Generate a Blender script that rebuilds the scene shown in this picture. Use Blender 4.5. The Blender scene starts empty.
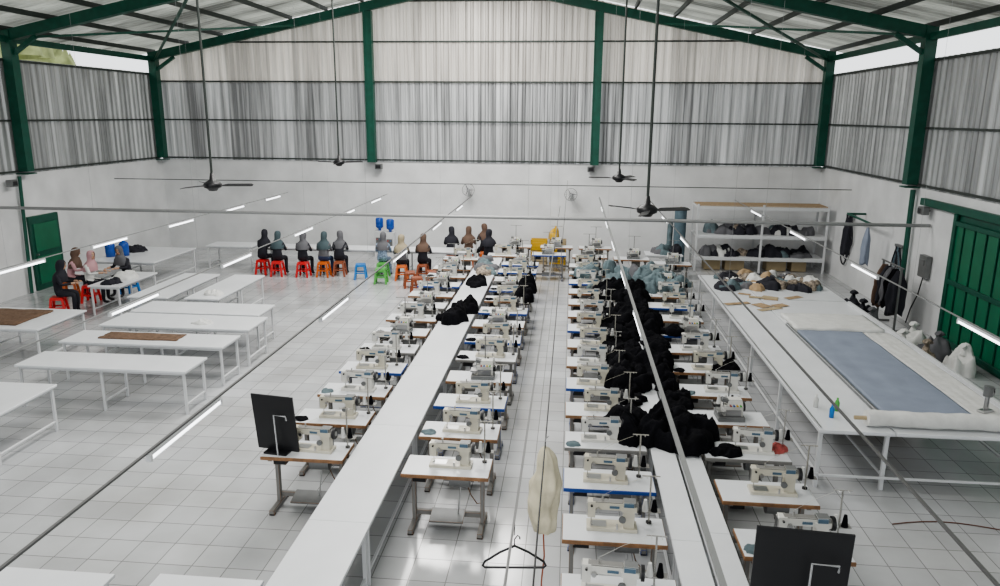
import bpy, bmesh, math, random
from mathutils import Vector, Matrix, noise
random.seed(7)
PI=math.pi
S=bpy.context.scene
COL=S.collection

# ------------------------------------------------------------------ materials
def mat(name,col,rough=.5,metal=0,var=0.0,vscale=4,emis=0,bump=0,bscale=30,transl=0,spec=.5,alpha=1,emcol=None):
    m=bpy.data.materials.new(name); m.use_nodes=True
    nt=m.node_tree; N=nt.nodes; L=nt.links
    b=N['Principled BSDF']
    b.inputs['Base Color'].default_value=(*col,1)
    b.inputs['Roughness'].default_value=rough
    b.inputs['Metallic'].default_value=metal
    b.inputs['Specular IOR Level'].default_value=spec
    tc=N.new('ShaderNodeTexCoord')
    if var>0:
        n=N.new('ShaderNodeTexNoise'); n.inputs['Scale'].default_value=vscale; n.inputs['Detail'].default_value=5
        L.new(tc.outputs['Object'],n.inputs['Vector'])
        r=N.new('ShaderNodeValToRGB')
        r.color_ramp.elements[0].position=.3; r.color_ramp.elements[1].position=.7
        r.color_ramp.elements[0].color=(*[max(0,c*(1-var)) for c in col],1)
        r.color_ramp.elements[1].color=(*[min(1,c*(1+var*.6)) for c in col],1)
        L.new(n.outputs['Fac'],r.inputs['Fac']); L.new(r.outputs['Color'],b.inputs['Base Color'])
    if bump>0:
        n2=N.new('ShaderNodeTexNoise'); n2.inputs['Scale'].default_value=bscale; n2.inputs['Detail'].default_value=6
        L.new(tc.outputs['Object'],n2.inputs['Vector'])
        bp=N.new('ShaderNodeBump'); bp.inputs['Strength'].default_value=bump; bp.inputs['Distance'].default_value=.02
        L.new(n2.outputs['Fac'],bp.inputs['Height']); L.new(bp.outputs['Normal'],b.inputs['Normal'])
    if emis>0:
        b.inputs['Emission Color'].default_value=(*(emcol or col),1); b.inputs['Emission Strength'].default_value=emis
    if transl>0:
        t=N.new('ShaderNodeBsdfTranslucent'); t.inputs['Color'].default_value=(*col,1)
        mx=N.new('ShaderNodeMixShader'); mx.inputs[0].default_value=transl
        L.new(b.outputs[0],mx.inputs[1]); L.new(t.outputs[0],mx.inputs[2])
        L.new(mx.outputs[0],N['Material Output'].inputs['Surface'])
    return m

def mat_floor():
    m=bpy.data.materials.new('floor_tiles'); m.use_nodes=True
    nt=m.node_tree;N=nt.nodes;L=nt.links;b=N['Principled BSDF']
    tc=N.new('ShaderNodeTexCoord')
    br=N.new('ShaderNodeTexBrick'); br.offset=0; br.squash=1
    br.inputs['Scale'].default_value=1; br.inputs['Brick Width'].default_value=.4; br.inputs['Row Height'].default_value=.4
    br.inputs['Mortar Size'].default_value=.006; br.inputs['Mortar Smooth'].default_value=.1
    br.inputs['Color1'].default_value=(.47,.48,.495,1); br.inputs['Color2'].default_value=(.56,.57,.585,1)
    br.inputs['Mortar'].default_value=(.25,.25,.25,1)
    L.new(tc.outputs['Object'],br.inputs['Vector'])
    n=N.new('ShaderNodeTexNoise'); n.inputs['Scale'].default_value=.7; n.inputs['Detail'].default_value=6
    L.new(tc.outputs['Object'],n.inputs['Vector'])
    r=N.new('ShaderNodeValToRGB'); r.color_ramp.elements[0].color=(.78,.77,.75,1); r.color_ramp.elements[0].position=.35
    r.color_ramp.elements[1].color=(1,1,1,1); r.color_ramp.elements[1].position=.65
    L.new(n.outputs['Fac'],r.inputs['Fac'])
    mx=N.new('ShaderNodeMix'); mx.data_type='RGBA'; mx.blend_type='MULTIPLY'; mx.inputs[0].default_value=1
    L.new(br.outputs['Color'],mx.inputs[6]); L.new(r.outputs['Color'],mx.inputs[7])
    L.new(mx.outputs[2],b.inputs['Base Color'])
    rr=N.new('ShaderNodeMapRange'); rr.inputs[3].default_value=.08; rr.inputs[4].default_value=.24
    L.new(n.outputs['Fac'],rr.inputs[0]); L.new(rr.outputs[0],b.inputs['Roughness'])
    b.inputs['Specular IOR Level'].default_value=.75
    bp=N.new('ShaderNodeBump'); bp.inputs['Strength'].default_value=.25; bp.inputs['Distance'].default_value=.003; bp.invert=True
    L.new(br.outputs['Fac'],bp.inputs['Height']); L.new(bp.outputs['Normal'],b.inputs['Normal'])
    return m

def mat_sheet(name,base,axis,transl,metal=.35,dark=.5,fx=9.0,width=.8,zsc=.25):
    """galvanised corrugated sheet, tone changing from sheet to sheet with streaks along the ribs painted in as light coming through"""
    m=bpy.data.materials.new(name); m.use_nodes=True
    nt=m.node_tree;N=nt.nodes;L=nt.links;b=N['Principled BSDF']
    tc=N.new('ShaderNodeTexCoord'); sp=N.new('ShaderNodeSeparateXYZ'); L.new(tc.outputs['Object'],sp.inputs[0])
    d=N.new('ShaderNodeMath'); d.operation='DIVIDE'; d.inputs[1].default_value=width; L.new(sp.outputs[axis],d.inputs[0])
    f=N.new('ShaderNodeMath'); f.operation='FLOOR'; L.new(d.outputs[0],f.inputs[0])
    wn=N.new('ShaderNodeTexWhiteNoise'); wn.noise_dimensions='1D'; L.new(f.outputs[0],wn.inputs['W'])
    mp=N.new('ShaderNodeMapping'); mp.inputs['Scale'].default_value=(fx if axis=='X' else .3,fx if axis=='Y' else .3,zsc); L.new(tc.outputs['Object'],mp.inputs[0])
    n=N.new('ShaderNodeTexNoise'); n.inputs['Scale'].default_value=1.0; n.inputs['Detail'].default_value=5; L.new(mp.outputs[0],n.inputs['Vector'])  # stretched noise: light leaking through the sheets, put into the colour
    a=N.new('ShaderNodeMath'); a.operation='MULTIPLY_ADD'; a.inputs[1].default_value=.22; L.new(wn.outputs['Value'],a.inputs[0]); L.new(n.outputs['Fac'],a.inputs[2])
    r=N.new('ShaderNodeValToRGB'); r.color_ramp.elements[0].position=.42; r.color_ramp.elements[1].position=.85
    r.color_ramp.elements[0].color=(*[c*dark for c in base],1); r.color_ramp.elements[1].color=(*[min(1,c*1.25) for c in base],1)
    L.new(a.outputs[0],r.inputs['Fac']); L.new(r.outputs['Color'],b.inputs['Base Color'])
    b.inputs['Metallic'].default_value=metal; b.inputs['Roughness'].default_value=.36
    t=N.new('ShaderNodeBsdfTranslucent'); L.new(r.outputs['Color'],t.inputs['Color'])
    mx=N.new('ShaderNodeMixShader'); mx.inputs[0].default_value=transl
    L.new(b.outputs[0],mx.inputs[1]); L.new(t.outputs[0],mx.inputs[2]); L.new(mx.outputs[0],N['Material Output'].inputs['Surface'])
    return m

M={}
M['floor']=mat_floor()
M['plaster']=mat('white_plaster',(.68,.685,.69),.75,var=.14,vscale=1.1,bump=.15,bscale=12)
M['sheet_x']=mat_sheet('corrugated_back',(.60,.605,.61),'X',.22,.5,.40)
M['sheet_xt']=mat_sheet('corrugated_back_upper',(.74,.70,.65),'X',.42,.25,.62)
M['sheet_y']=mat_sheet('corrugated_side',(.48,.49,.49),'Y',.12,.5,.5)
M['roof']=mat_sheet('corrugated_roof',(.66,.67,.61),'Y',.42,.2,.3,fx=1.2,width=.8)
M['green']=mat('green_steel_paint',(.005,.078,.050),.45,var=.2,vscale=6)
M['greenL']=mat('green_panel_paint',(.008,.13,.065),.45,var=.15,vscale=3)
M['girt']=mat('dark_girt_steel',(.05,.06,.055),.5,metal=.3)
M['railc']=mat('rail_grey_paint',(.14,.14,.14),.5,metal=.3)
M['wire']=mat('galvanised_wire',(.35,.36,.37),.5,metal=.3)
M['white']=mat('white_laminate',(.71,.725,.745),.3,var=.05,vscale=2)
M['whitem']=mat('white_painted_metal',(.60,.61,.62),.4)
M['machine']=mat('machine_enamel',(.56,.53,.44),.3,var=.08,vscale=8)
M['machw']=mat('machine_enamel_white',(.64,.63,.59),.3)
M['wood']=mat('wood_edge',(.26,.14,.07),.5,var=.3,vscale=14)
M['blue']=mat('blue_edge',(.02,.07,.30),.45)
M['grey']=mat('grey_steel',(.18,.185,.185),.45,metal=.3,var=.15)
M['legc']=mat('grey_leg_enamel',(.21,.205,.195),.45)
M['chrome']=mat('chrome',(.5,.5,.5),.28,metal=1)
M['black']=mat('black_plastic',(.010,.010,.012),.4)
M['blackc']=mat('black_cloth',(.006,.006,.008),.92,var=.5,vscale=6,bump=.7,bscale=26,spec=.12)
M['teal']=mat('bluegrey_cloth',(.12,.165,.18),.9,var=.35,vscale=7,bump=.5,bscale=20)
M['whitec']=mat('white_cloth',(.66,.66,.64),.9,var=.1,vscale=7,bump=.4,bscale=20)
M['brownc']=mat('brown_cloth',(.16,.10,.065),.9,var=.4,vscale=20,bump=.4)
M['patt']=mat('patterned_cloth',(.30,.25,.20),.9,var=.8,vscale=16,bump=.4)
M['tan']=mat('tan_pattern_card',(.38,.27,.16),.8,var=.2,vscale=9)
M['redc']=mat('red_cloth',(.42,.10,.09),.85,var=.5,vscale=16)
M['denim']=mat('grey_blue_fabric_sheet',(.25,.285,.36),.8,var=.10,vscale=3,bump=.2,bscale=8)
M['rollc']=mat('slate_blue_roll',(.10,.15,.18),.8,var=.2,vscale=6)
M['cream']=mat('cream_plastic_bag',(.70,.64,.48),.5,var=.25,vscale=9,transl=.12,bump=.8,bscale=12)
M['tube']=mat('fluorescent_tube_glass',(.95,.97,1),.3,emis=3.5)
M['red']=mat('red_plastic',(.62,.03,.03),.35)
M['orange']=mat('orange_plastic',(.60,.13,.02),.35)
M['bluep']=mat('blue_plastic',(.02,.18,.50),.35)
M['greenp']=mat('green_plastic',(.10,.40,.08),.35)
M['brownp']=mat('brown_plastic',(.28,.08,.035),.35)
M['yellowp']=mat('yellow_plastic',(.58,.36,.03),.4)
M['bottle']=mat('blue_water_bottle',(.02,.08,.36),.15)
M['skin']=mat('skin',(.46,.28,.19),.55)
M['dark']=mat('dark_fabric',(.018,.018,.026),.85)
M['navy']=mat('navy_fabric',(.03,.05,.12),.85)
M['greyf']=mat('grey_fabric',(.12,.12,.13),.85)
M['brownf']=mat('brown_hijab',(.12,.075,.055),.85)
M['beige']=mat('beige_hijab',(.34,.29,.20),.85)
M['pink']=mat('pink_fabric',(.48,.28,.30),.85)
M['floral']=mat('floral_fabric',(.25,.33,.45),.85,var=.9,vscale=30)
M['tealf']=mat('teal_hijab',(.06,.09,.10),.85)
M['pipe']=mat('grey_pipe',(.28,.285,.285),.45,metal=.3)
M['screen']=mat('control_panel',(.08,.14,.20),.3)
M['carton']=mat('cardboard',(.40,.32,.20),.8,var=.1)
M['rooft']=mat('red_roof_tiles',(.30,.14,.10),.8,var=.4,vscale=8)
M['leaf']=mat('tree_foliage',(.45,.50,.24),.8,var=.5,vscale=2,transl=.3)
M['bark']=mat('tree_bark',(.12,.08,.05),.9)
M['ground']=mat('outside_ground',(.28,.27,.23),.9,var=.2)
M['orangeb']=mat('brown_cable',(.12,.05,.03),.5)

# ------------------------------------------------------------------ mesh builder
class MB:
    def __init__(s): s.v=[]; s.f=[]; s.m=[]; s.mats=[]; s.sm=[]
    def mi(s,k):
        if k not in s.mats: s.mats.append(k)
        return s.mats.index(k)
    def add(s,vs,fs,k,smooth=False,mx=None):
        o=len(s.v)
        if mx is not None: vs=[mx@Vector(v) for v in vs]
        s.v+= [tuple(v) for v in vs]; i=s.mi(k)
        for f in fs: s.f.append([a+o for a in f]); s.m.append(i); s.sm.append(smooth)
    def box(s,c,d,k,rot=None,taper=1.0,mx=None):
        hx,hy,hz=d[0]/2,d[1]/2,d[2]/2
        vs=[Vector((x*hx*(taper if z>0 else 1),y*hy*(taper if z>0 else 1),z*hz)) for z in(-1,1) for y in(-1,1) for x in(-1,1)]
        if rot:
            R=Matrix.Rotation(rot[2],3,'Z')@Matrix.Rotation(rot[1],3,'Y')@Matrix.Rotation(rot[0],3,'X'); vs=[R@v for v in vs]
        vs=[v+Vector(c) for v in vs]
        s.add(vs,[(0,2,3,1),(4,5,7,6),(0,1,5,4),(2,6,7,3),(0,4,6,2),(1,3,7,5)],k,mx=mx)
    def beam(s,p1,p2,w,h,k):
        p1=Vector(p1);p2=Vector(p2);d=(p2-p1).normalized()
        up=Vector((0,0,1)) if abs(d.z)<.95 else Vector((0,1,0))
        sd=d.cross(up).normalized(); u=sd.cross(d)
        vs=[p+sd*a*w/2+u*b*h/2 for p in(p1,p2) for b in(-1,1) for a in(-1,1)]
        s.add(vs,[(0,1,3,2),(4,6,7,5),(0,4,5,1),(2,3,7,6),(0,2,6,4),(1,5,7,3)],k)
    def cyl(s,p1,p2,r1,k,r2=None,n=12,cap=True,smooth=True):
        s.tube([p1,p2],[r1,r1 if r2 is None else r2],k,n,cap,smooth)
    def tube(s,pts,rs,k,n=8,cap=True,smooth=True):
        pts=[Vector(p) for p in pts]
        if not isinstance(rs,(list,tuple)): rs=[rs]*len(pts)
        vs=[];ref=None
        for i,p in enumerate(pts):
            d=(pts[min(i+1,len(pts)-1)]-pts[max(i-1,0)]).normalized()
            if ref is None: ref=Vector((0,0,1)) if abs(d.z)<.9 else Vector((1,0,0))
            a=d.cross(ref)
            if a.length<1e-4: a=d.cross(Vector((0,1,0)))
            a.normalize(); b=a.cross(d).normalized(); ref=b
            for j in range(n):
                t=2*PI*j/n; vs.append(p+(a*math.cos(t)+b*math.sin(t))*rs[i])
        fs=[]
        for i in range(len(pts)-1):
            for j in range(n):
                j2=(j+1)%n; fs.append((i*n+j,i*n+j2,(i+1)*n+j2,(i+1)*n+j))
        s.add(vs,fs,k,smooth)
        if cap:
            s.add(vs[:n],[tuple(range(n))[::-1]],k); s.add(vs[-n:],[tuple(range(n))],k)
    def lathe(s,c,prof,k,n=14,sx=1,sy=1,smooth=True):
        vs=[(c[0]+r*sx*math.cos(2*PI*j/n),c[1]+r*sy*math.sin(2*PI*j/n),c[2]+z) for r,z in prof for j in range(n)]
        fs=[(i*n+j,i*n+(j+1)%n,(i+1)*n+(j+1)%n,(i+1)*n+j) for i in range(len(prof)-1) for j in range(n)]
        s.add(vs,fs,k,smooth)
    def ell(s,c,r,k,n=12,m=8,mx=None):
        vs=[];fs=[]
        for i in range(m+1):
            a=-PI/2+PI*i/m
            for j in range(n):
                t=2*PI*j/n; vs.append((c[0]+r[0]*math.cos(a)*math.cos(t),c[1]+r[1]*math.cos(a)*math.sin(t),c[2]+r[2]*math.sin(a)))
        for i in range(m):
            for j in range(n): fs.append((i*n+j,i*n+(j+1)%n,(i+1)*n+(j+1)%n,(i+1)*n+j))
        s.add(vs,fs,k,True,mx)
    def heap(s,c,rx,ry,h,k,seed=0,n=30,m=11,ang=0,rough=1.0):
        """crumpled cloth heap resting at c"""
        vs=[];fs=[];ca,sa=math.cos(ang),math.sin(ang)
        for i in range(m+1):
            q=i/m
            for j in range(n):
                t=2*PI*j/n
                w=1+.45*noise.noise(Vector((math.cos(t)*1.6+seed*3.1,math.sin(t)*1.6,seed)))+.22*noise.noise(Vector((math.cos(t)*5,math.sin(t)*5,seed)))
                bulge=1+.12*math.sin(q*PI)
                x=rx*q*w*math.cos(t)*bulge; y=ry*q*w*math.sin(t)*bulge
                nn=noise.noise(Vector((x*4+seed,y*4,seed*1.7)))
                rd=1-abs(noise.noise(Vector((x*9+seed,y*9,seed*.7))))*2
                z=h*(max(0,1-q**3))**.6*(.75+.7*nn)+rough*.05*rd*(1-q**6)
                if i==m: z=0
                vs.append((c[0]+x*ca-y*sa,c[1]+x*sa+y*ca,c[2]+max(z,0.002 if i<m else 0)))
        for i in range(m):
            for j in range(n): fs.append((i*n+j,(i+1)*n+j,(i+1)*n+(j+1)%n,i*n+(j+1)%n))
        s.add(vs,fs,k,True)
    def done(s,name,loc=(0,0,0),rz=0,bevel=0,parent=None):
        me=bpy.data.meshes.new(name); me.from_pydata(s.v,[],s.f)
        for k in s.mats: me.materials.append(M[k])
        me.polygons.foreach_set('material_index',s.m); me.polygons.foreach_set('use_smooth',s.sm)
        me.update()
        bm=bmesh.new(); bm.from_mesh(me)
        if bevel>0:
            ed=[e for e in bm.edges if len(e.link_faces)==2 and e.calc_face_angle(0)>.7]
            bmesh.ops.bevel(bm,geom=ed,offset=bevel,segments=1,profile=.5,affect='EDGES',clamp_overlap=True)
        bmesh.ops.recalc_face_normals(bm,faces=bm.faces)
        bm.to_mesh(me); bm.free()
        ob=bpy.data.objects.new(name,me); COL.objects.link(ob); ob.location=loc; ob.rotation_euler=(0,0,rz)
        if parent: ob.parent=parent
        return ob
def dup(ob,loc,rz=0,name=None,swap=None):
    o=bpy.data.objects.new(name or ob.name.split('.')[0],ob.data); COL.objects.link(o); o.location=loc; o.rotation_euler=(0,0,rz)
    if swap:
        for i,sl in enumerate(o.material_slots):
            k=ob.data.materials[i]
            for a,b in swap.items():
                if k==M[a]: sl.link='OBJECT'; sl.material=M[b]
    return o
class Proto:
    """first placement uses the built mesh, further ones are linked duplicates"""
    def __init__(s,mb,name,bevel=0): s.mb=mb; s.name=name; s.ob=None; s.bevel=bevel
    def put(s,loc,rz=0,swap=None):
        if s.ob is None:
            s.ob=s.mb.done(s.name,loc,rz,s.bevel)
            if swap:
                for i,sl in enumerate(s.ob.material_slots):
                    for a,b in swap.items():
                        if s.ob.data.materials[i]==M[a]: sl.link='OBJECT'; sl.material=M[b]
            return s.ob
        return dup(s.ob,loc,rz,s.name,swap)

# ------------------------------------------------------------------ room shell
XL,XR,YB,YF=-14.6,8.2,25.6,-3.0
XC=-3.2; ZE=6.85; SL=.215
def roofz(x): return ZE+SL*((x-XL) if x<XC else (XR-x))
b=MB(); b.box(((XL+XR)/2,(YB+YF)/2,-.1),(XR-XL+.4,YB-YF+.4,.2),'floor'); b.done('floor')
b=MB(); b.box((0,10,-.25),(120,120,.08),'ground'); b.done('ground')

def corr(b,O,U,V,Nn,L,h0,h1,k,pitch=.25,depth=.05):
    O=Vector(O);U=Vector(U);V=Vector(V);Nn=Vector(Nn)
    us=[];n=int(L/pitch)
    for i in range(n):
        u=i*pitch
        us+=[(u,0),(u+pitch*.5,0),(u+pitch*.64,depth),(u+pitch*.86,depth)]
    us.append((L,0))
    vs=[];fs=[]
    for i,(u,dd) in enumerate(us):
        vs.append(O+U*u+V*h0(u)+Nn*dd); vs.append(O+U*u+V*h1(u)+Nn*dd)
    for i in range(len(us)-1): fs.append((2*i,2*i+2,2*i+3,2*i+1))
    b.add(vs,fs,k)
W=3.2
b=MB(); b.box(((XL+XR)/2,YB+.1,W/2),(XR-XL+.4,.2,W),'plaster'); wb=b.done('wall_back')
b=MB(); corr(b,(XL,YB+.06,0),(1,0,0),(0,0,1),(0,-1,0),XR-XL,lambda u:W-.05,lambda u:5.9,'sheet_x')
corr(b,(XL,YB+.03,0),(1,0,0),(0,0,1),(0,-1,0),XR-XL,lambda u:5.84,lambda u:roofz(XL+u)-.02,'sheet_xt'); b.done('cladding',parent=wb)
b=MB()
for z in (3.27,4.58,5.88,7.17,8.45):
    x0=XL+.1;x1=XR-.1
    if z>ZE: x0=XL+(z-ZE)/SL+.4; x1=XR-(z-ZE)/SL-.4
    b.box(((x0+x1)/2,YB-.04,z),(x1-x0,.06,.05),'girt')
b.done('girts',parent=wb)
for nm,x,sg in (('left',XL,-1),('right',XR,1)):
    b=MB()
    if nm=='left': segs=[(YF,18.55),(19.75,YB)]; dt=2.05
    else: segs=[(YF,13.0),(16.5,YB)]; dt=2.85
    for a,c in segs: b.box((x+sg*.1,(a+c)/2,W/2),(.2,c-a,W),'plaster')
    a,c=segs[0][1],segs[1][0]
    b.box((x+sg*.1,(a+c)/2,(W+dt)/2),(.2,c-a,W-dt),'plaster')
    w=b.done('wall_'+nm)
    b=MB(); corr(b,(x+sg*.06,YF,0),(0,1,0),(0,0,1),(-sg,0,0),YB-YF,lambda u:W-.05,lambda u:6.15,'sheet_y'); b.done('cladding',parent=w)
    b=MB()
    for z in (3.27,4.58,6.1):
        b.box((x-sg*.03,(YF+YB)/2,z),(.06,YB-YF,.05),'girt')
    b.done('girts',parent=w)
b=MB(); vL=Vector((1,0,SL)).normalized(); vR=Vector((-1,0,SL)).normalized()
ll=(XC-XL+.7)/vL.x
corr(b,(XL-.7,YF,ZE-.7*SL+.12),(0,1,0),vL,(0,0,-1),YB-YF+.5,lambda u:0,lambda u:ll,'roof')
corr(b,(XR+.7,YF,ZE-.7*SL+.12),(0,1,0),vR,(0,0,-1),YB-YF+.5,lambda u:0,lambda u:ll,'roof')
ceil=b.done('ceiling')
b=MB()
for i in range(10):
    for sgn,x0 in ((1,XL+.1),(-1,XR-.1)):
        x=x0+sgn*i*1.24
        b.box((x,(YF+YB)/2,roofz(x)-.0),(.07,YB-YF,.12),'girt')
b.done('purlins',parent=ceil)
def frame(y,posts,mid):
    b=MB()
    for sgn,x0 in ((1,XL+.17),(-1,XR-.17)):
        b.box((x0,y,(W+ZE)/2+.02),(.26,.26,ZE-W-.1),'green')
        b.box((x0,y,(W)+.01),(.34,.34,.03),'green')
        b.beam((x0,y,ZE-.16),(XC,y,roofz(XC)-.28),.2,.27,'green')
        b.beam((x0+sgn*.1,y,ZE-.60),(x0+sgn*.75,y,roofz(x0+sgn*.75)-.38),.10,.10,'green')
    if mid:
        for x in (-6.85,.75):
            z1=roofz(x)-.4
            b.box((x,y,(W+z1)/2),(.27,.24,z1-W),'green')
            b.box((x-.12,y-.13,(W+z1)/2),(.04,.03,z1-W),'green'); b.box((x+.12,y-.13,(W+z1)/2),(.04,.03,z1-W),'green')
    b.done('steel_frame')
frame(25.35,1,True); frame(18.6,1,False); frame(11.8,1,False); frame(5.0,1,False)
b=MB()
for x in (XL+.17,XR-.17):
    b.beam((x,YF,ZE-.25),(x,YB-.2,ZE-.25),.10,.16,'green')
b.beam((XL+.3,18.7,ZE-.2),(XC-6,25.2,roofz(XC-6)-.35),.06,.06,'green'); b.beam((XR-.3,18.7,ZE-.2),(XC+6,25.2,roofz(XC+6)-.35),.06,.06,'green')
b.beam((XL+5,18.7,roofz(XL+5)-.35),(XL+.3,25.2,ZE-.3),.06,.06,'green'); b.beam((XR-5,18.7,roofz(XR-5)-.35),(XR-.3,25.2,ZE-.3),.06,.06,'green')
b.done('roof_bracing',parent=ceil)
b=MB()
b.cyl((XL+.1,18.25,0.02),(XL+.1,18.4,W-.05),.045,'green'); b.done('downpipe')
b=MB()
b.cyl((XR-.12,18.45,1.0),(XR-.12,18.5,W-.05),.06,'green'); b.cyl((XR-.12,18.45,1.0),(XR-.06,18.45,.9),.06,'green'); b.done('downpipe')
b=MB()
b.box((XL+.02,19.15,1.02),(.08,1.18,2.04),'green')
for z in (.55,1.45): b.box((XL+.07,19.15,z),(.03,.95,.78),'greenL')
b.cyl((XL+.08,18.68,1.0),(XL+.14,18.68,1.0),.02,'chrome'); b.done('door_1',bevel=.01)
b=MB()
b.box((XR+.02,14.75,1.42),(.10,3.46,2.83),'green')
b.box((XR-.07,14.75,2.93),(.12,6.6,.16),'green')
for i in range(8): b.box((XR-.05,13.2+i*.44,1.4),(.03,.36,2.5),'greenL')
for i in range(3): b.box((XR-.08,14.75,.15+i*1.25),(.05,3.46,.1),'green')
b.box((XR-.08,16.42,1.42),(.06,.12,2.84),'green')
b.done('door_2',bevel=.008)

# ------------------------------------------------------------------ outside
b=MB()
b.box((19,20,3.4),(9,16,7.3),'plaster')
b.add([(13.8,11.5,6.6),(13.8,28.5,6.6),(19,28.5,10),(19,11.5,10),(24.2,11.5,6.6),(24.2,28.5,6.6)],[(0,1,2,3),(3,2,5,4),(0,3,4),(1,5,2)],'rooft')
b.done('neighbour_house')
b=MB()
for i in range(7):
    x=-26+random.uniform(-1,1); y=8+i*4.2
    b.cyl((x,y,-.2),(x,y,6),.25,'bark',r2=.15)
    for j in range(7):
        c=Vector((x+random.uniform(-1.8,1.8),y+random.uniform(-2,2),6.8+random.uniform(-1,1.6)))
        b.heap((c.x,c.y,c.z-.8),1.7,1.7,1.8,'leaf',seed=i*7+j,rough=5)
b.done('tree_row')

# ------------------------------------------------------------------ lighting rails & lamps
def rail(x,z,y0,y1,r=.018,k='pipe'):
    b=MB(); b.box((x,(y0+y1)/2,z),(r*2,y1-y0,r*1.6),k)
    for y in (11.6,18.4):
        b.cyl((x,y,z),(x,y,roofz(x)-.45),.0018,'wire',n=4)
    return b.done('lighting_rail')
lamp=MB()
lamp.box((0,0,.0),(.03,1.24,.03),'whitem'); lamp.cyl((0,-.58,-.036),(0,.58,-.036),.019,'tube'); 
for yy in (-.6,.6): lamp.box((0,yy,-.03),(.045,.03,.06),'whitem')
LAMP=Proto(lamp,'fluorescent_lamp')
RZ=2.2
for x,y0,y1,ls,r,k in ((-3.26,3.2,24.5,(5.7,9.8,13.8,17.8,21.5),.011,'railc'),(-6.15,3.5,24.5,(9.7,13.0,16.5,20,23),.010,'pipe'),(-9.6,4,24.5,(11.9,14.5,17.4,20.4,23.2),.010,'pipe'),
    (-.31,3.4,22,(),.008,'railc'),(.93,3.2,24.5,(9.5,12.3,15.5,18.6,21.8),.018,'pipe'),(2.5,3.4,24.5,(16.2,19.8,22.8),.011,'railc'),(5.25,5,24.5,(9.55,13.5,17.5,21.5),.010,'pipe')):
    rail(x,RZ,y0,y1,r,k)
    for y in ls: LAMP.put((x,y,RZ-r*.8-.017))
b=MB(); b.cyl((XL+.04,17.6,2.42),(XR-.04,17.6,2.42),.04,'pipe')
for x in (-12,-6.5,-1,4.5): b.cyl((x,17.6,2.45),(x,17.6,roofz(x)-.1),.003,'wire',n=4)
b.done('conduit_pipe')
b=MB(); b.cyl((XL+.04,22.6,2.75),(XR-.04,22.6,2.75),.012,'girt'); b.done('conduit_pipe')
b=MB(); b.tube([(-.12,2.8+i*2,2.72+.0*i) for i in range(12)],.005,'black',n=5); b.done('overhead_cable')

# ------------------------------------------------------------------ ceiling fans
def fan(x,y,z,a0):
    b=MB(); zt=roofz(x)-z-.1
    b.cyl((0,0,.1),(0,0,zt),.022,'girt',n=8); b.lathe((0,0,zt-.25),[(.02,0),(.07,.05),(.08,.2),(.0,.22)],'girt')
    b.lathe((0,0,0),[(0,-.10),(.07,-.09),(.10,-.05),(.15,-.03),(.16,.03),(.11,.07),(.05,.10),(.03,.22),(0,.22)],'black',n=18)
    for i in range(3):
        a=a0+i*2*PI/3; R=Matrix.Rotation(a,4,'Z')
        vs=[(.14,-.03,0),(.14,.03,.005),(.25,-.06,0),(.25,.06,.03),(.66,-.075,0),(.66,.065,.03),(.70,-.04,0),(.70,.04,.02)]
        vs=vs+[(p[0],p[1],p[2]-.008) for p in vs]
        fs=[(0,2,3,1),(2,4,5,3),(4,6,7,5),(8,9,11,10),(10,11,13,12),(12,13,15,14),(0,1,9,8),(6,14,15,7),(0,8,10,2),(2,10,12,4),(4,12,14,6),(1,3,11,9),(3,5,13,11),(5,7,15,13)]
        b.add(vs,fs,'black',mx=R)
    return b.done('ceiling_fan',(x,y,z))
fan(-6.35,12.7,3.55,.2); fan(1.15,11.3,3.42,.35); fan(1.1,17.5,3.4,1.0); fan(-6.4,20.2,3.5,.7)

# ------------------------------------------------------------------ work tables
def work_table(x0,x1,y0,y1,z=.75,name='work_table',k='white',mids=0):
    b=MB(); cx,cy=(x0+x1)/2,(y0+y1)/2; w,d=x1-x0,y1-y0
    b.box((0,0,z-.018),(w,d,.036),k)
    ins=.06; lx=w/2-ins; ly=d/2-ins
    xs=[-lx,lx]; ys=[-ly,ly]
    if w>=d:
        for i in range(mids): xs.append(-lx+2*lx*(i+1)/(mids+1))
    else:
        for i in range(mids): ys.append(-ly+2*ly*(i+1)/(mids+1))
    for xx in xs:
        for yy in ys: b.box((xx,yy,(z-.036)/2),(.04,.04,z-.036),'whitem')
    for yy in (-ly,ly): b.box((0,yy,z-.06),(2*lx,.03,.045),'whitem')
    for xx in (-lx,lx): b.box((xx,0,z-.06),(.03,2*ly,.045),'whitem')
    for xx in xs: b.box((xx,0,.16),(.03,2*ly,.03),'whitem')
    return b.done(name,(cx,cy,0),bevel=.004)
for a in ((-9.05,-6.1,10.75,11.5,1),(-9.2,-6.1,12.05,12.8,1),(-9.15,-6.1,13.15,14.1,1),(-9.15,-6.35,14.2,15.1,1),(-9.95,-9.0,15.4,18.0,1),(-8.6,-7.8,15.4,18.0,1),
          (-13.4,-11.5,19.2,21.6,0),(-11.4,-9.9,22.0,22.8,0),(-13.2,-10.1,12.7,14.2,1),(-10.8,-7.75,8.7,10.0,1),(-7.0,-4.0,4.5,5.55,1),
          (-9.6,-5.3,21.95,22.7,1),(-5.0,-2.9,21.9,22.7,0)):
    work_table(a[0],a[1],a[2],a[3],mids=a[4])
work_table(-3.6,-2.63,4.5,5.6)
for i in range(7): work_table(-2.58,-1.93,4.2+i*2.42,4.2+(i+1)*2.42-.005,z=.76,mids=0,name='long_table')
for i in range(6): 
    work_table(1.08,1.37,4.2+i*2.42,4.2+(i+1)*2.42-.005,z=.77,name='long_table')
    work_table(1.41,1.68,4.4+i*2.42,4.4+(i+1)*2.42-.005,z=.75,name='long_table')

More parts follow.
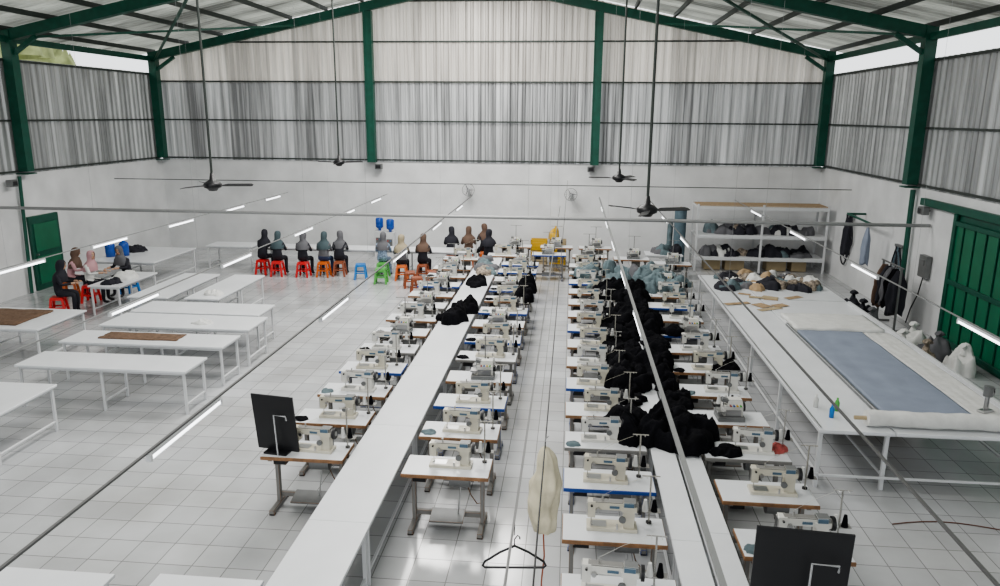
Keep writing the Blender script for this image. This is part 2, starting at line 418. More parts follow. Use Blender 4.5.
# ------------------------------------------------------------------ sewing stations
st=MB()
TW,TD,TZ=1.02,.5,.78
st.box((0,0,TZ-.024),(TW,TD,.04),'wood'); st.box((0,0,TZ-.002),(TW-.008,TD-.008,.006),'white')
for sx in (-1,1):
    x=sx*(TW/2-.1)
    st.box((x,.02,.40),(.045,.07,.66),'legc'); st.box((x,0,.045),(.06,.52,.05),'legc'); st.box((x,0,TZ-.06),(.05,.42,.035),'legc')
    for yy in (-.23,.23): st.box((x,yy,.012),(.07,.05,.024),'black')
st.box((0,.06,.14),(TW-.22,.05,.06),'legc')
st.box((0,-.06,.17),(.40,.24,.025),'grey',rot=(.2,0,0)); st.cyl((.12,-.02,.18),(.16,.02,.6),.008,'chrome')
st.cyl((.02,.03,.60),(.26,.03,.60),.085,'grey',n=14); st.box((.14,.03,.70),(.2,.14,.1),'legc'); st.box((-.32,.0,.68),(.16,.26,.11),'black')
st.box((.42,.16,.68),(.08,.05,.12),'black')
st.tube([(.2,.1,.55),(.25,.15,.35),(.33,.12,.25),(.41,.06,.3),(.41,.05,.6)],.008,'black',n=5)
STAT=Proto(st,'sewing_table',bevel=.003)

def threadstand(b,x,y,n,h=.52,cones=('whitec','blackc')):
    b.cyl((x,y,0),(x,y,h),.010,'legc',n=6); b.cyl((x,y,0),(x,y,.02),.03,'black',n=8)
    w=.09*n
    b.cyl((x-w/2,y,h),(x+w/2,y,h),.007,'legc',n=5); b.box((x,y,.14),(w+.04,.08,.012),'legc')
    for i in range(n):
        xx=x-w/2+w*(i+.5)/n
        b.cyl((xx,y-.02,.146),(xx,y-.02,.27),.034,cones[i%len(cones)],r2=.016,n=9)
        b.cyl((xx,y,h),(xx,y-.05,h+.0),.004,'chrome',n=4)
def lockstitch(k='machine'):
    b=MB()
    b.box((0,0,.018),(.50,.18,.036),k)
    b.box((-.13,-.0,.038),(.16,.12,.004),'chrome')
    b.box((.165,.0,.135),(.11,.11,.21),k)
    b.box((.165,.0,.235),(.15,.125,.05),k)
    b.box((-.02,.0,.25),(.34,.09,.07),k)
    b.box((-.045,-.0,.290),(.30,.075,.014),'legc')
    b.box((-.205,.0,.21),(.075,.095,.17),k); b.box((-.247,0,.21),(.012,.08,.14),'chrome')
    b.box((.17,.0,.285),(.12,.10,.05),'grey'); b.box((.16,-.055,.28),(.10,.012,.05),'screen')
    b.cyl((-.205,-.0,.04),(-.205,0,.125),.006,'chrome',n=6); b.box((-.205,-.01,.048),(.02,.04,.012),'chrome')
    b.cyl((-.14,-.045,.22),(-.14,-.08,.22),.022,'chrome',n=10); b.cyl((-.205,-.048,.26),(-.205,-.07,.26),.012,'black',n=8)
    b.cyl((.225,0,.235),(.255,0,.235),.05,'legc',n=14); b.cyl((.255,0,.235),(.285,0,.235),.07,'black',n=18); b.cyl((.285,0,.235),(.292,0,.235),.03,'chrome',n=10)
    b.cyl((.10,-.056,.13),(.10,-.08,.13),.035,'grey',n=12); b.box((.05,-.085,.06),(.02,.03,.05),'chrome')
    b.cyl((-.1,0,.296),(-.1,0,.34),.01,'chrome',n=6); b.box((.02,-.048,.25),(.10,.006,.03),'screen')
    b.box((.165,.08,.12),(.10,.05,.16),'grey')
    b.tube([(-.1,.03,.33),(.1,.1,.42),(.3,.13,.5)],.002,'whitec',n=4)
    threadstand(b,.38,.13,2)
    return b
def overlock(k='machw'):
    b=MB()
    b.box((0,0,.03),(.36,.28,.06),'grey'); b.box((.03,.02,.13),(.26,.20,.15),k)
    b.box((.06,.04,.235),(.22,.15,.08),k,taper=.85); b.box((-.13,-.04,.13),(.12,.18,.02),'chrome')
    b.box((-.07,.02,.26),(.10,.09,.05),'grey',rot=(0,.25,0)); b.cyl((-.1,-.03,.14),(-.1,-.03,.26),.008,'chrome',n=6)
    for i in range(4): b.cyl((-.02+i*.045,-.08,.22),(-.02+i*.045,-.115,.22),.014,('redc','blue','yellowp','greenp')[i],n=8)
    b.cyl((.16,.03,.16),(.20,.03,.16),.065,'black',n=16); b.cyl((.20,.03,.16),(.21,.03,.16),.03,'chrome',n=10)
    b.box((.03,-.085,.11),(.2,.02,.09),'chrome')
    threadstand(b,.02,.19,4,.62,('whitec','whitec','blackc'))
    return b
LS=Proto(lockstitch('machine'),'sewing_machine',bevel=.006); LS2=Proto(lockstitch('machw'),'sewing_machine',bevel=.006)
OV=Proto(overlock(),'overlock_machine',bevel=.006)
edges=['wood','wood','wood','blue','blue','wood','legc']
def station(xc,yf,kind,flip=False,edge=None,dx=0):
    yc=yf+.25; rz=random.uniform(-.025,.025)
    e=edge or random.choice(edges)
    STAT.put((xc,yc,0),rz*.6+(PI if flip else 0),{'wood':e} if e!='wood' else None)
    p={'L':LS,'W':LS2,'O':OV}[kind]
    p.put((xc+dx+random.uniform(-.06,.06),yc+random.uniform(-.02,.03),TZ+.001),rz+random.uniform(-.08,.08)+(PI if flip else 0))
A0=7.9
for i in range(12): station(-3.13,A0+i*1.03,'L' if i in(0,1,3) else ('O' if i>3 and i%2 else 'W'),edge='wood' if i<2 else None,dx=.12 if i==0 else 0)
for i in range(13): station(-1.35,7.65+i*1.03,'L' if i<3 or i%3 else 'O',edge='wood' if i<1 else None)
for i in range(15): station(.52,5.45+i*1.035,'L' if i%3 else 'W',dx=-.05)
for i in range(14):
    if i==0:
        STAT.put((2.23,5.6,0),0); continue
    station(2.23,5.35+i*1.035,'W' if i%2 else ('L' if i%4 else 'O'),edge='wood' if i<3 else None,dx=.07)
for (x,y) in ((-3.1,20.6),(-1.9,21.3),(-.6,21.6),(.6,21.4),(1.8,21.2),(2.9,20.6),(-.4,22.9),(-1.7,22.9),(.8,22.9)): station(x,y,random.choice('OLO'))

# black boards on stands
def board(x,y,z,w,h,rz,ty):
    b=MB()
    b.box((0,0,h/2+.02),(w,.02,h),'black',rot=(ty,0,0)); 
    b.box((0,.06,.01),(.3,.25,.02),'black'); b.cyl((0,.05,.02),(0,.03,h*.6),.012,'chrome')
    b.tube([(w*.08,-.06,.0),(w*.08,-.10,h*.72),(w*.36,-.10,h*.72),(w*.36,-.08,h*.64)],.010,'whitem',n=6)
    b.done('pattern_board',(x,y,z),rz,bevel=.003)
board(-3.47,8.02,TZ+.004,.55,.74,-.15,.12)
board(1.93,5.5,TZ+.004,.74,.82,-.08,.08)

# ------------------------------------------------------------------ cloth heaps
b=MB(); s=1
rr_=random.Random(21)
y=8.75
while y<17.4:
    dens=.5+.5*math.sin(y*2.3+.3)
    for xx in (rr_.uniform(.80,1.0),rr_.uniform(1.08,1.35),rr_.uniform(1.4,1.66)):
        if rr_.random()>.60+.35*dens: continue
        rr=rr_.uniform(.13,.27); b.heap((xx,y+rr_.uniform(-.16,.16),TZ-.005),rr*rr_.uniform(.8,1.3),rr*rr_.uniform(.8,1.3),rr_.uniform(.06,.17)+.18*dens,'blackc',seed=s,ang=rr_.uniform(0,3),rough=1.3); s+=1
    y+=.24
b.done('black_garment_pile')
def heap(name,x,y,z,rx,ry,h,k,seed):
    b=MB(); b.heap((0,0,0),rx,ry,h,k,seed=seed); b.heap((rx*.3,ry*.2,0),rx*.6,ry*.7,h*1.15,k,seed=seed+5); b.done(name,(x,y,z))
heap('black_garment_pile',-2.3,14.3,.76,.30,.36,.24,'blackc',61); heap('black_garment_pile',-2.15,15.0,.76,.28,.32,.28,'blackc',67)
heap('black_garment_pile',-.98,15.9,TZ,.24,.24,.34,'blackc',62); heap('black_garment_pile',-.98,16.9,TZ,.26,.22,.32,'blackc',63); heap('black_garment_pile',-2.25,17.6,.76,.26,.34,.16,'blackc',68)
heap('black_garment_pile',2.6,11.8,TZ,.22,.2,.10,'blackc',64); heap('black_garment_pile',1.98,8.6,TZ,.2,.13,.06,'blackc',66); heap('black_garment_pile',2.0,13.8,TZ,.26,.2,.12,'blackc',69)
b=MB(); s=100
for i in range(26):
    b.heap((random.uniform(.3,2.7),random.uniform(17.3,19.6),TZ-.01),random.uniform(.2,.38),random.uniform(.2,.3),random.uniform(.15,.36),random.choice(['teal','teal','teal','teal','greyf']),seed=s,ang=random.uniform(0,3)); s+=1
b.done('blue_grey_garment_pile')
b=MB()
for i in range(9):
    b.heap((random.uniform(-2.4,-2.1),random.uniform(18.3,20.8),.76),.2,.26,random.uniform(.10,.2),random.choice(['patt','teal','dark','greyf']),seed=s); s+=1
b.done('cut_fabric_pile')
heap('red_fabric_scrap',2.6,8.75,TZ,.14,.12,.06,'redc',71); heap('white_fabric_bundle',-7.2,13.5,.75,.2,.12,.05,'whitec',72); heap('white_fabric_bundle',-8.1,15.8,.75,.2,.15,.08,'whitec',73)
heap('dark_fabric_scrap',-13.0,20.8,.75,.3,.25,.14,'dark',74)
for i in range(26):
    r=random.choice([(-3.13,7.9,12),(-1.35,7.65,13),(.52,5.45,15),(2.23,5.35,14)]); j=random.randrange(1,r[2])
    b=MB(); b.heap((0,0,0),.10,.08,.03,random.choice(['whitec','blackc','teal','blackc','blackc']),seed=i+300,n=16,m=5,rough=.4)
    b.done('fabric_scrap',(r[0]-.40,r[1]+j*1.03+.12,TZ+.001))
def sheet(name,x0,x1,y0,y1,z,k,amp=.006,seed=1,n=24,th=.012):
    b=MB(); vs=[];fs=[]
    for layer in (1,0):
        for i in range(n+1):
            for j in range(n+1):
                u,v=i/n,j/n
                edge=.04*noise.noise(Vector((u*4,v*4,seed)))
                zz=(th+amp*(1+noise.noise(Vector((u*5,v*7,seed))))) if layer else 0
                vs.append((x0+(x1-x0)*u+edge*(0 if 0<j<n and 0<i<n else 1),y0+(y1-y0)*v+edge*.6,z+zz))
    o=(n+1)**2
    for i in range(n):
        for j in range(n):
            a=i*(n+1)+j; fs.append((a,a+n+1,a+n+2,a+1)); fs.append((o+a,o+a+1,o+a+n+2,o+a+n+1))
    for i in range(n):
        for (a,c) in ((i*(n+1),(i+1)*(n+1)),(i*(n+1)+n,(i+1)*(n+1)+n),(i,i+1),(n*(n+1)+i,n*(n+1)+i+1)): fs.append((a,c,o+c,o+a))
    b.add(vs,fs,k,True); return b.done(name)
sheet('brown_fabric_sheet',-8.6,-7.1,12.3,12.7,.75,'brownc',seed=2)
sheet('brown_fabric_sheet',-13.0,-10.7,12.9,14.0,.75,'brownc',amp=.02,seed=3)

# ------------------------------------------------------------------ right cutting tables
b=MB()
CZ=.85
def leg(x,y,z): b.box((x,y,z/2),(.05,.05,z),'whitem')
b.box((3.78,14.15,CZ-.02),(.94,9.7,.04),'white')
b.box((5.21,12.9,CZ-.02),(1.86,7.2,.04),'white'); b.box((5.21,17.8,CZ-.02),(1.86,2.5,.04),'white')
for yy in [9.4+i*1.9 for i in range(6)]:
    leg(3.36,yy,CZ-.04); leg(4.2,yy,CZ-.04); leg(6.08,yy,CZ-.04)
    b.box((4.72,yy,CZ-.06),(2.7,.04,.05),'whitem')
for x in (3.36,4.2,6.08): b.box((x,14.15,CZ-.06),(.04,9.6,.05),'whitem'); b.box((x,14.15,.2),(.03,9.6,.03),'whitem')
for yy in (9.33,): b.box((4.72,yy,.2),(2.7,.03,.03),'whitem')
b.box((4.27,12.1,CZ+.025),(.04,4.6,.05),'grey'); b.box((6.1,13.0,CZ+.03),(.05,6.6,.06),'whitem'); b.box((3.34,14.15,CZ+.01),(.03,9.6,.02),'chrome')
b.done('cutting_table',bevel=.003)
sheet('grey_blue_fabric_sheet',4.33,5.5,9.85,13.9,CZ,'denim',amp=.012,seed=5,n=30,th=.04)
sheet('white_fabric_sheet',4.34,5.95,14.0,15.1,CZ,'whitec',amp=.02,seed=6,th=.05)
sheet('white_fabric_sheet',5.55,6.0,9.85,13.9,CZ,'whitec',amp=.01,seed=8,th=.03)
b=MB()
# long roll of white cloth with slightly uneven wraps
pts=[(3.95+i*.1,9.5+.01*math.sin(i*.6),CZ+.115) for i in range(23)]
b.tube(pts,[.105+.006*math.sin(i*1.7) for i in range(23)],'whitec',n=22); b.cyl((3.8,9.5,CZ+.115),(6.3,9.5,CZ+.115),.028,'carton',n=12); b.box((5.1,9.66,CZ+.006),(2.1,.16,.01),'whitec')
b.done('fabric_roll')
b=MB()
for i in range(9):
    x=random.uniform(3.6,5.6); y=random.uniform(15.3,17.0); a=random.uniform(-.6,.6)
    b.box((x,y,CZ+.006+i*.0015),(random.uniform(.25,.7),random.uniform(.15,.35),.004),random.choice(['tan','tan','carton']),rot=(0,0,a))
b.done('pattern_pieces')
b=MB(); s=200
for i in range(46):
    b.heap((random.uniform(3.55,5.9),random.uniform(17.2,18.8),CZ),random.uniform(.12,.3),random.uniform(.12,.25),random.uniform(.05,.22),random.choice(['patt','greyf','dark','whitec','patt','tan','teal']),seed=s,ang=random.uniform(0,3)); s+=1
b.done('patterned_fabric_pile')
b=MB(); b.box((0,0,.015),(.22,.12,.02),'chrome',taper=.8); b.cyl((0,0,.22),(0,0,.36),.06,'grey'); b.box((-.02,0,.12),(.06,.01,.22),'chrome'); b.box((.03,0,.13),(.02,.03,.22),'chrome'); b.tube([(.03,0,.3),(.12,0,.32),(.14,0,.24),(.06,0,.2)],.012,'black'); 
b.done('cloth_cutting_machine',(5.75,10.1,CZ+.045),.5,bevel=.002)
for (x,y,k) in ((3.6,9.75,'bluep'),(3.75,10.0,'greenp'),(3.5,10.1,'whitec')):
    b=MB(); b.lathe((0,0,0),[(0,0),(.032,0),(.034,.12),(.015,.16),(.015,.19),(0,.19)],k,n=12); b.done('spray_bottle',(x,y,CZ))
b=MB(); b.tube([(4.0+i*.2,8.5+.12*math.sin(i*.5),.01) for i in range(22)],.007,'orangeb',n=5); b.done('power_cable')
b=MB(); b.box((4.9,12,.28),(1.2,2.2,.02),'carton'); 
for i in range(6): b.cyl((4.5+.13*i,11.1,.36),(4.5+.13*i,12.9,.36),.06,'carton')
b.done('fabric_roll_stack')

# ------------------------------------------------------------------ storage rack (back right)
b=MB()
for x in (4.0,6.0,7.95):
    for y in (23.7,24.7): b.box((x,y,1.07),(.06,.06,2.14),'whitem')
for z in (.45,1.15,2.05):
    b.box((5.98,24.2,z),(4.0,1.04,.05),'whitem'); b.box((5.98,23.68,z-.04),(4.0,.04,.08),'whitem')
b.box((5.98,24.2,2.09),(3.98,1.02,.025),'tan')
b.done('storage_rack',bevel=.004)
b=MB(); s=400
for i in range(34):
    b.heap((random.uniform(4.4,7.6),random.uniform(23.95,24.3),random.choice([1.176,1.176,.476])),random.uniform(.2,.42),.22,random.uniform(.12,.34),random.choice(['patt','greyf','dark','whitec','teal','dark']),seed=s); s+=1
b.done('stored_fabric_pile')
b=MB()
for x,z,w_,h_ in ((4.6,.03,.5,.35),(5.3,.03,.6,.3),(6.6,.03,.6,.36),(7.3,.03,.45,.3)):
    b.box((x,24.2,z+h_/2-.02),(w_,.5,h_),'carton'); b.box((x,24.2,z+h_-.015),(w_*.98,.06,.01),'tan')
b.done('cardboard_box_group',bevel=.006)
b=MB()
b.cyl((0,0,0),(0,.03,1.95),.19,'rollc',n=20); b.cyl((0,.0,0.0),(0,.03,2.02),.03,'carton',n=10); b.cyl((-.3,.15,0),(-.28,.2,1.6),.09,'teal',n=14)
b.done('fabric_roll_stack',(3.5,23.9,0))
work_table(2.3,3.4,22.2,22.9)
b=MB()
for i in range(8): b.heap((random.uniform(2.5,3.2),random.uniform(22.35,22.75),.75),.2,.15,random.uniform(.1,.3),random.choice(['teal','dark','patt','greyf']),seed=s+i)
b.done('cut_fabric_pile')

# crates
b=MB()
for i in range(3):
    for j in range(2):
        zz=.28*i; xx=.62*j
        ck='yellowp' if (i+j)%3 else 'carton'
        b.box((xx,0,zz+.01),(.55,.38,.02),ck)
        for sx in(-1,1): b.box((xx+sx*.265,0,zz+.13),(.02,.38,.24),ck)
        for sy in(-1,1):
            for q in range(3): b.box((xx,sy*.18,zz+.05+q*.09),(.55,.02,.06),ck)
b.done('plastic_crate_stack',(-1.0,24.3,0))
heap('yellow_cloth_bag',-.5,24.3,.84,.16,.14,.35,'yellowp',81)

# water dispensers
disp=MB(); disp.box((0,0,.45),(.32,.32,.9),'whitem'); disp.box((0,-.165,.55),(.2,.02,.25),'grey'); disp.cyl((-.05,-.17,.62),(-.05,-.21,.62),.015,'red'); disp.cyl((.05,-.17,.62),(.05,-.21,.62),.015,'bluep')
disp.lathe((0,0,.9),[(.0,0),(.05,0),(.05,.06),(.13,.12),(.135,.2),(.128,.22),(.135,.24),(.135,.40),(.10,.44),(0,.45)],'bottle',n=18)
D=Proto(disp,'water_dispenser'); D.put((-6.55,24.9,0)); D.put((-6.1,24.6,0))
bot=MB(); bot.lathe((0,0,0),[(0,0),(.13,.0),(.135,.2),(.128,.22),(.135,.24),(.135,.34),(.10,.40),(.04,.43),(.04,.48),(0,.48)],'bottle',n=18)
B=Proto(bot,'water_bottle'); B.put((-13.2,19.9,.75)); B.put((-12.9,20.1,.75))

# ------------------------------------------------------------------ stools
stl=MB()
stl.box((0,0,.445),(.28,.28,.03),'red'); stl.box((0,0,.41),(.29,.29,.05),'red')
for sx in(-1,1):
    for sy in(-1,1): stl.beam((sx*.12,sy*.12,.42),(sx*.17,sy*.17,0),.055,.055,'red')
for sx in(-1,1):
    stl.box((sx*.15,0,.2),(.02,.28,.04),'red'); stl.box((0,sx*.15,.2),(.28,.02,.04),'red')
STL=Proto(stl,'plastic_stool',bevel=.005)

# ------------------------------------------------------------------ people
def skin_mesh(vs,ed,rs):
    me=bpy.data.meshes.new('sk'); me.from_pydata(vs,ed,[]); ob=bpy.data.objects.new('sk',me); COL.objects.link(ob)
    md=ob.modifiers.new('s','SKIN'); md.use_smooth_shade=True
    sv=me.skin_vertices[0].data
    for i,r in enumerate(rs): sv[i].radius=r if isinstance(r,tuple) else (r,r)
    sv[0].use_root=True
    ob.modifiers.new('ss','SUBSURF').levels=1
    dg=bpy.context.evaluated_depsgraph_get(); ev=ob.evaluated_get(dg); m2=ev.to_mesh()
    V=[v.co.copy() for v in m2.vertices]; F=[list(p.vertices) for p in m2.polygons]
    ev.to_mesh_clear(); bpy.data.objects.remove(ob); bpy.data.meshes.remove(me)
    return V,F
def person(lean=.08,headturn=0,headdown=.15,reach=.0,side=0):
    b=MB()
    P=[(0,0,.575),(0,.0+lean*.3,.75),(0,lean,.93),(0,lean+.03,1.04),(0,lean+.045,1.11),(0,lean+.06,1.17)]
    R=[(.155,.12),(.125,.10),(.15,.105),(.075,.07),(.05,.05),(.05,.05)]
    E=[(0,1),(1,2),(2,3),(3,4),(4,5)]
    for sg in(-1,1):
        o=len(P); ry=reach if sg>0 else reach*.3
        P+=[(sg*.165,lean+.01,.985),(sg*.225,lean+.09,.78),(sg*(.14-.02*side),lean+.31+ry,.80),(sg*(.125-.02*side),lean+.37+ry,.80)]
        R+=[.062,.043,.028,(.036,.018)]
        E+=[(2,o),(o,o+1),(o+1,o+2),(o+2,o+3)]
        o=len(P)
        P+=[(sg*.10,.06,.55),(sg*.14,.40,.52),(sg*.14,.37,.10),(sg*.15,.40,.045),(sg*.155,.52,.03)]
        R+=[.090,.065,.042,.042,.030]
        E+=[(0,o),(o,o+1),(o+1,o+2),(o+2,o+3),(o+3,o+4)]
    V,F=skin_mesh(P,E,R)
    V=[Vector((v.x,v.y,max(v.z,0.462 if (v.z>.42 and abs(v.x)<.2 and v.y<.14) else 0))) for v in V]
    g={'shirt':[],'pants':[],'skin':[],'shoe':[]}
    for f in F:
        c=sum((V[i] for i in f),Vector())/len(f)
        if c.z<.075: g['shoe'].append(f)
        elif c.y>lean+.285 and c.z>.7: g['skin'].append(f)
        elif c.z>1.06: g['skin'].append(f)
        elif c.z<.60 : g['pants'].append(f)
        else: g['shirt'].append(f)
    for kk,mk in (('shirt','greyf'),('pants','dark'),('skin','skin'),('shoe','black')): 
        if g[kk]: b.add(V,g[kk],mk,True)
    for sg in(-1,1):
        ry=reach if sg>0 else reach*.3
        base=Vector((sg*(.125-.02*side),lean+.39+ry,.798))
        for q,(off,ln) in enumerate(((-.027,.062),(-.009,.072),(.009,.068),(.026,.052))):
            p=base+Vector((off,.0,0)); b.tube([p,p+Vector((off*.2,ln*.5,.004)),p+Vector((off*.25,ln*.8,-.008)),p+Vector((off*.25,ln,-.016))],[.009,.0085,.008,.006],'skin',n=6)
        p=base+Vector((-sg*.03,-.05,0)); b.tube([p,p+Vector((-sg*.03,.03,-.004)),p+Vector((-sg*.035,.055,-.008))],[.011,.009,.007],'skin',n=6)
    hc=Vector((0,lean+.085,1.235))
    T=Matrix.Translation(hc)@Matrix.Rotation(headturn,4,'Z')@Matrix.Rotation(-headdown,4,'X')
    b.ell((0,0,0),(.074,.092,.112),'skin',16,12,T); b.ell((0,.055,-.055),(.048,.045,.05),'skin',10,6,T)
    b.ell((0,.098,-.012),(.012,.018,.026),'skin',8,6,T)
    for sg in(-1,1): b.ell((sg*.03,.082,.008),(.014,.01,.008),'whitec',8,6,T); b.ell((sg*.03,.090,.008),(.006,.005,.006),'black',6,5,T); b.ell((sg*.075,0,-.01),(.01,.018,.03),'skin',6,5,T); b.ell((sg*.03,.088,.03),(.018,.006,.004),'black',6,4,T)
    b.ell((0,.093,-.052),(.024,.008,.008),'redc',8,5,T)
    rings=[(.128,.004,.004,0),(.12,.045,.05,0),(.095,.078,.088,-.004),(.05,.092,.108,-.006),(0,.095,.112,-.01),(-.05,.092,.106,-.014),(-.10,.088,.095,-.018),(-.15,.105,.10,-.02),(-.20,.16,.125,-.035),(-.26,.205,.15,-.05),(-.34,.215,.165,-.06),(-.40,.20,.17,-.065)]
    n=24;vs=[];fs=[]
    for i,(z,rx,ry,yo) in enumerate(rings):
        for j in range(n):
            t=2*PI*j/n; w=1+ (.05*math.sin(t*5+i)*(i>7))
            p=Vector((rx*math.cos(t)*w,ry*math.sin(t)*w+yo,z))
            k=T if i<7 else Matrix.Translation(hc+Vector((0,-.0,0)))
            vs.append(k@p)
    for i in range(len(rings)-1):
        for j in range(n):
            tm=2*PI*(j+.5)/n
            if 2<=i<=5 and abs(tm-PI/2)<.62: continue
            fs.append((i*n+j,i*n+(j+1)%n,(i+1)*n+(j+1)%n,(i+1)*n+j))
    b.add(vs,fs,'brownf',True)
    return b
PP=[Proto(person(.08,0,.2),'seated_worker'),Proto(person(.14,.35,.35,.06,1),'seated_worker'),Proto(person(.04,-.5,.05,.03),'seated_worker')]
def sit(i,x,y,rz,shirt,hij,stool='red',pants='dark'):
    PP[i].put((x,y,0),rz,{'greyf':shirt,'brownf':hij,'dark':pants})
    STL.put((x,y-.0,0),rz,{'red':stool} if stool!='red' else None)
yy=21.35
sit(1,-9.35,yy+.15,-.1,'dark','dark','red'); sit(0,-8.8,yy-.05,0.05,'dark','tealf','red'); sit(2,-8.0,yy-.05,0,'dark','greyf','red'); sit(0,-7.4,yy+.05,0,'greyf','tealf','orange','navy')
sit(1,-6.95,yy+.2,.1,'dark','greyf','brownp'); STL.put((-6.2,21.2,0),.2,{'red':'bluep'})
STL.put((-5.45,20.7,0),.1,{'red':'greenp'}); 
sit(0,-5.6,21.5,0,'floral','greyf','greenp','floral'); sit(2,-4.95,21.2,.1,'greyf','beige','orange'); sit(0,-4.35,21.4,0,'dark','brownf','brownp')
sit(1,-3.75,22.9,0,'dark','dark','brownp'); sit(0,-3.2,23.1,.1,'brownf','brownf','orange'); sit(2,-2.5,22.6,0,'dark','dark','brownp'); sit(1,-2.75,23.7,.2,'dark','brownf','orange')
for a,q in ((-3.9,20.5),(-4.5,20.3),(-4.15,19.6)): STL.put((a,q,0),.3,{'red':'brownp'})
sit(2,-12.35,17.6,-1.4,'whitec','pink','red'); sit(1,-11.9,18.6,2.9,'dark','greyf','bluep'); sit(0,-12.3,16.3,-1.2,'dark','dark','red'); sit(1,-13.1,17.9,-1.2,'pink','brownf','orange')
work_table(-11.5,-10.7,16.3,18.0)
heap('white_fabric_bundle',-11.1,17.2,.75,.28,.35,.12,'whitec',91)
heap('dark_fabric_scrap',-11.1,16.6,.75,.22,.2,.10,'dark',92)

# ------------------------------------------------------------------ right wall clutter
b=MB(); b.cyl((XR-.02,19.6,2.15),(XR-.5,19.6,2.15),.03,'green'); b.cyl((XR-.5,19.6,2.15),(XR-.5,21.4,2.2),.03,'green'); b.cyl((XR-.5,21.4,2.2),(XR-.02,21.4,2.2),.03,'green'); b.done('wall_pipe_bracket')
def hanging(name,x,y,z,w,d,h,k,seed,tail=None):
    b=MB(); n=32;m=20;vs=[];fs=[]
    for i in range(m+1):
        q=i/m
        for j in range(n):
            t=2*PI*j/n; r=(.30+.70*min(1,q*3))*(1+.16*math.sin(t*5+seed+q*2)+.22*noise.noise(Vector((math.cos(t)*2,math.sin(t)*2,q*4+seed))))
            if tail: r=(.16+.62*min(1,q*2.2)**.7)*(1+.10*math.sin(t*7+q*3)+.34*noise.noise(Vector((math.cos(t)*1.8,math.sin(t)*1.8,q*5+seed))))*(1.0 if q<.8 else 1-1.6*(q-.8))
            vs.append((w*.5*r*math.cos(t)+(.012*math.sin(q*7) if tail else 0),d*.5*r*math.sin(t),-h*q-(.06*math.sin(t*3+seed) if i==m and not tail else 0)))
    for i in range(m):
        for j in range(n): fs.append((i*n+j,i*n+(j+1)%n,(i+1)*n+(j+1)%n,(i+1)*n+j))
    fs.append(tuple(range(n))); fs.append(tuple(range(m*n,m*n+n)))
    b.add(vs,fs,k,True); b.tube([(0,0,-.02),(0,0,.06),(.02,0,.08)],.005,'chrome',n=5)
    return b.done(name,(x,y,z))
hanging('hanging_dark_cloth',7.66,21.2,2.12,.22,.22,1.0,'dark',3); hanging('hanging_blue_cloth',7.66,19.8,2.05,.18,.25,.95,'denim',4)
b=MB()
for i in range(4):
    y0=22.2+i*.12; b.tube([(XR-.08-.02*math.sin(t*.5),y0+.16*math.sin(t*PI/8)*(1+.1*i),2.05-(.9+.2*i)*math.sin(t*PI/16)) for t in range(17)],.022,'dark',n=6)
b.box((XR-.06,22.35,2.06),(.08,.5,.06),'grey'); b.done('hanging_hose_coil')
b=MB()
for i in range(3):
    y0=18.85+i*.1; b.tube([(XR-.08-.02*math.sin(t*.5),y0+.14*math.sin(t*PI/8)*(1+.1*i),1.7-(.6+.15*i)*math.sin(t*PI/16)) for t in range(17)],.02,('dark','rollc','dark')[i],n=6)
b.box((XR-.06,18.95,1.72),(.08,.4,.06),'grey'); b.done('hanging_hose_coil')
b=MB(); b.box((XR-.08,17.5,1.5),(.12,.35,.5),'grey'); b.tube([(XR-.08,17.5,1.25),(XR-.1,17.6,.8),(XR-.08,17.9,.4),(XR-.1,18.0,.02)],.014,'black',n=6); b.box((XR-.15,17.5,1.6),(.02,.2,.12),'grey'); b.done('electrical_box')
b=MB(); b.beam((7.5,18.2,.0),(7.5,18.2,1.5),.04,.04,'grey'); b.beam((7.5,17.2,.0),(7.5,17.2,1.5),.04,.04,'grey'); b.beam((7.5,17.1,1.5),(7.5,18.3,1.5),.03,.03,'grey')
for yy2 in (17.2,18.2): b.beam((7.2,yy2,.02),(7.8,yy2,.02),.04,.04,'grey')
b.done('clothes_rack')
for i in range(5): hanging('hanging_garment',7.5,17.3+i*.2,1.42,.4,.17,random.uniform(.8,1.1),['dark','blackc','greyf','dark','brownf'][i],i+10)
for i,(x,y,r,k) in enumerate(((7.3,15.9,.30,'whitec'),(7.5,15.2,.32,'greyf'),(6.85,15.3,.26,'whitec'),(7.6,14.4,.30,'whitec'),(7.0,14.6,.24,'patt'),(7.0,17.9,.26,'dark'),(7.1,18.8,.28,'dark'),(6.9,17.1,.22,'greyf'))):
    b=MB(); b.heap((0,0,0),r,r*.9,.46,k,seed=i+500,m=14,rough=1.2,n=34)
    b.tube([(.02,0,.36),(.04,.01,.5),(.10,.03,.56)],[.08,.035,.07],k,n=10); b.tube([(.02,0,.36),(.03,-.01,.5),(-.03,-.04,.57)],[.06,.03,.06],k,n=10)
    b.done('sack_bag',(x,y,0))
sp=MB(); sp.box((0,0,0),(.24,.16,.18),'grey'); sp.box((0,-.09,0),(.19,.02,.13),'black'); sp.box((0,.1,.0),(.05,.08,.05),'grey')
SP=Proto(sp,'wall_speaker',bevel=.01)
SP.put((-6.65,25.42,3.05)); SP.put((.65,25.42,3.05)); SP.put((-14.42,18.0,3.0),PI/2); SP.put((8.02,17.7,2.75),-PI/2)
wf=MB()
wf.box((0,.0,0),(.12,.06,.2),'whitem'); wf.cyl((0,-.02,.0),(0,-.22,.05),.02,'whitem'); wf.cyl((0,-.16,.06),(0,-.30,.06),.06,'whitem')
wf.tube([(.21*math.cos(t*PI/12),-.33,.06+.21*math.sin(t*PI/12)) for t in range(25)],.008,'grey',n=5)
for i in range(16):
    t=i*PI/8; wf.cyl((.03*math.cos(t),-.37,.06+.03*math.sin(t)),(.21*math.cos(t),-.33,.06+.21*math.sin(t)),.003,'grey',n=4)
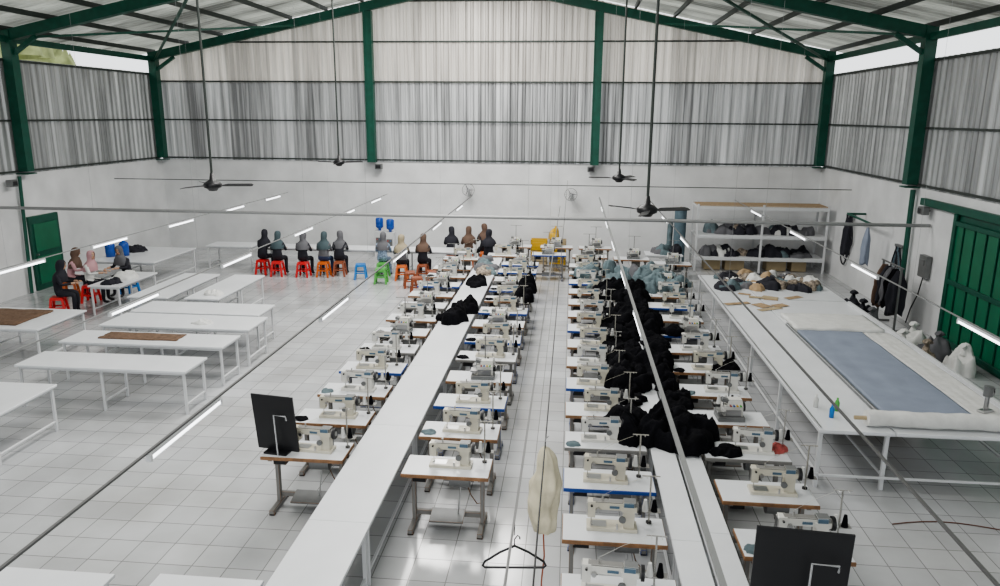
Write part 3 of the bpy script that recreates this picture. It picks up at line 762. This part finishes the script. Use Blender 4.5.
for i in range(3):
    t=i*2*PI/3; wf.beam((.03*math.cos(t),-.32,.06+.03*math.sin(t)),(.18*math.cos(t),-.32,.06+.18*math.sin(t)),.10,.01,'greyf')
WF=Proto(wf,'wall_fan'); WF.put((-3.5,25.56,2.25)); WF.put((.0,25.56,2.15))

# ------------------------------------------------------------------ foreground hanging things
b=MB()
b.tube([(0,0,.02),(0,0,.07),(.02,0,.10),(.035,0,.085),(.035,0,.07)],.004,'black',n=6)
b.tube([(0,0,.02),(-.10,0,-.03),(-.20,0,-.10),(-.215,0,-.13),(-.20,0,-.145),(0,0,-.145),(.20,0,-.145),(.215,0,-.13),(.20,0,-.10),(.10,0,-.03),(0,0,.02)],.0085,'black',n=7)
b.tube([(0,0,.1),(0,0,.235)],.003,'black',n=5)
b.done('clothes_hanger',(-.31,4.45,1.955),.1)
hanging('cream_plastic_bag',-.12,4.5,2.68,.26,.24,.60,'cream',2,tail=1)
b=MB(); b.tube([(0,0,0),(.01,0,-.2),(-.005,0,-.4),(.0,0,-.7)],.006,'brownp',n=5); b.heap((0,0,-.74),.02,.02,.05,'redc',seed=3,n=8,m=3,rough=.1); b.done('hanging_cord',(-.12,4.5,2.08))

# ------------------------------------------------------------------ light
w=bpy.data.worlds.new('World'); S.world=w; w.use_nodes=True
bg=w.node_tree.nodes['Background']; bg.inputs[0].default_value=(.95,.98,1,1); bg.inputs[1].default_value=1.7
def area(name,loc,sx,sy,e,rot=(0,0,0),col=(1,.98,.95)):
    l=bpy.data.lights.new(name,'AREA'); l.shape='RECTANGLE'; l.size=sx; l.size_y=sy; l.energy=e; l.color=col
    o=bpy.data.objects.new(name,l); COL.objects.link(o); o.location=loc; o.rotation_euler=rot; return o
for i,(y,e) in enumerate(((2,180),(8,360),(14,600),(20.5,850))):
    area('overhead_fill_lamp',(XC,y,8.75),4,3,e)  # unseen lamps added under the ridge to brighten the hall
S.view_settings.look='AgX - Medium High Contrast'
S.view_settings.exposure=-.05
cam=bpy.data.cameras.new('Camera'); co=bpy.data.objects.new('Camera',cam); COL.objects.link(co)
co.location=(0,0,4.8)
Rm=Matrix.Rotation(math.radians(5.4),4,'Z')@Matrix.Rotation(math.radians(76.5),4,'X')@Matrix.Rotation(math.radians(.4),4,'Z')
co.rotation_euler=Rm.to_euler()
cam.sensor_width=36; cam.lens=26.64; cam.clip_end=300
S.camera=co
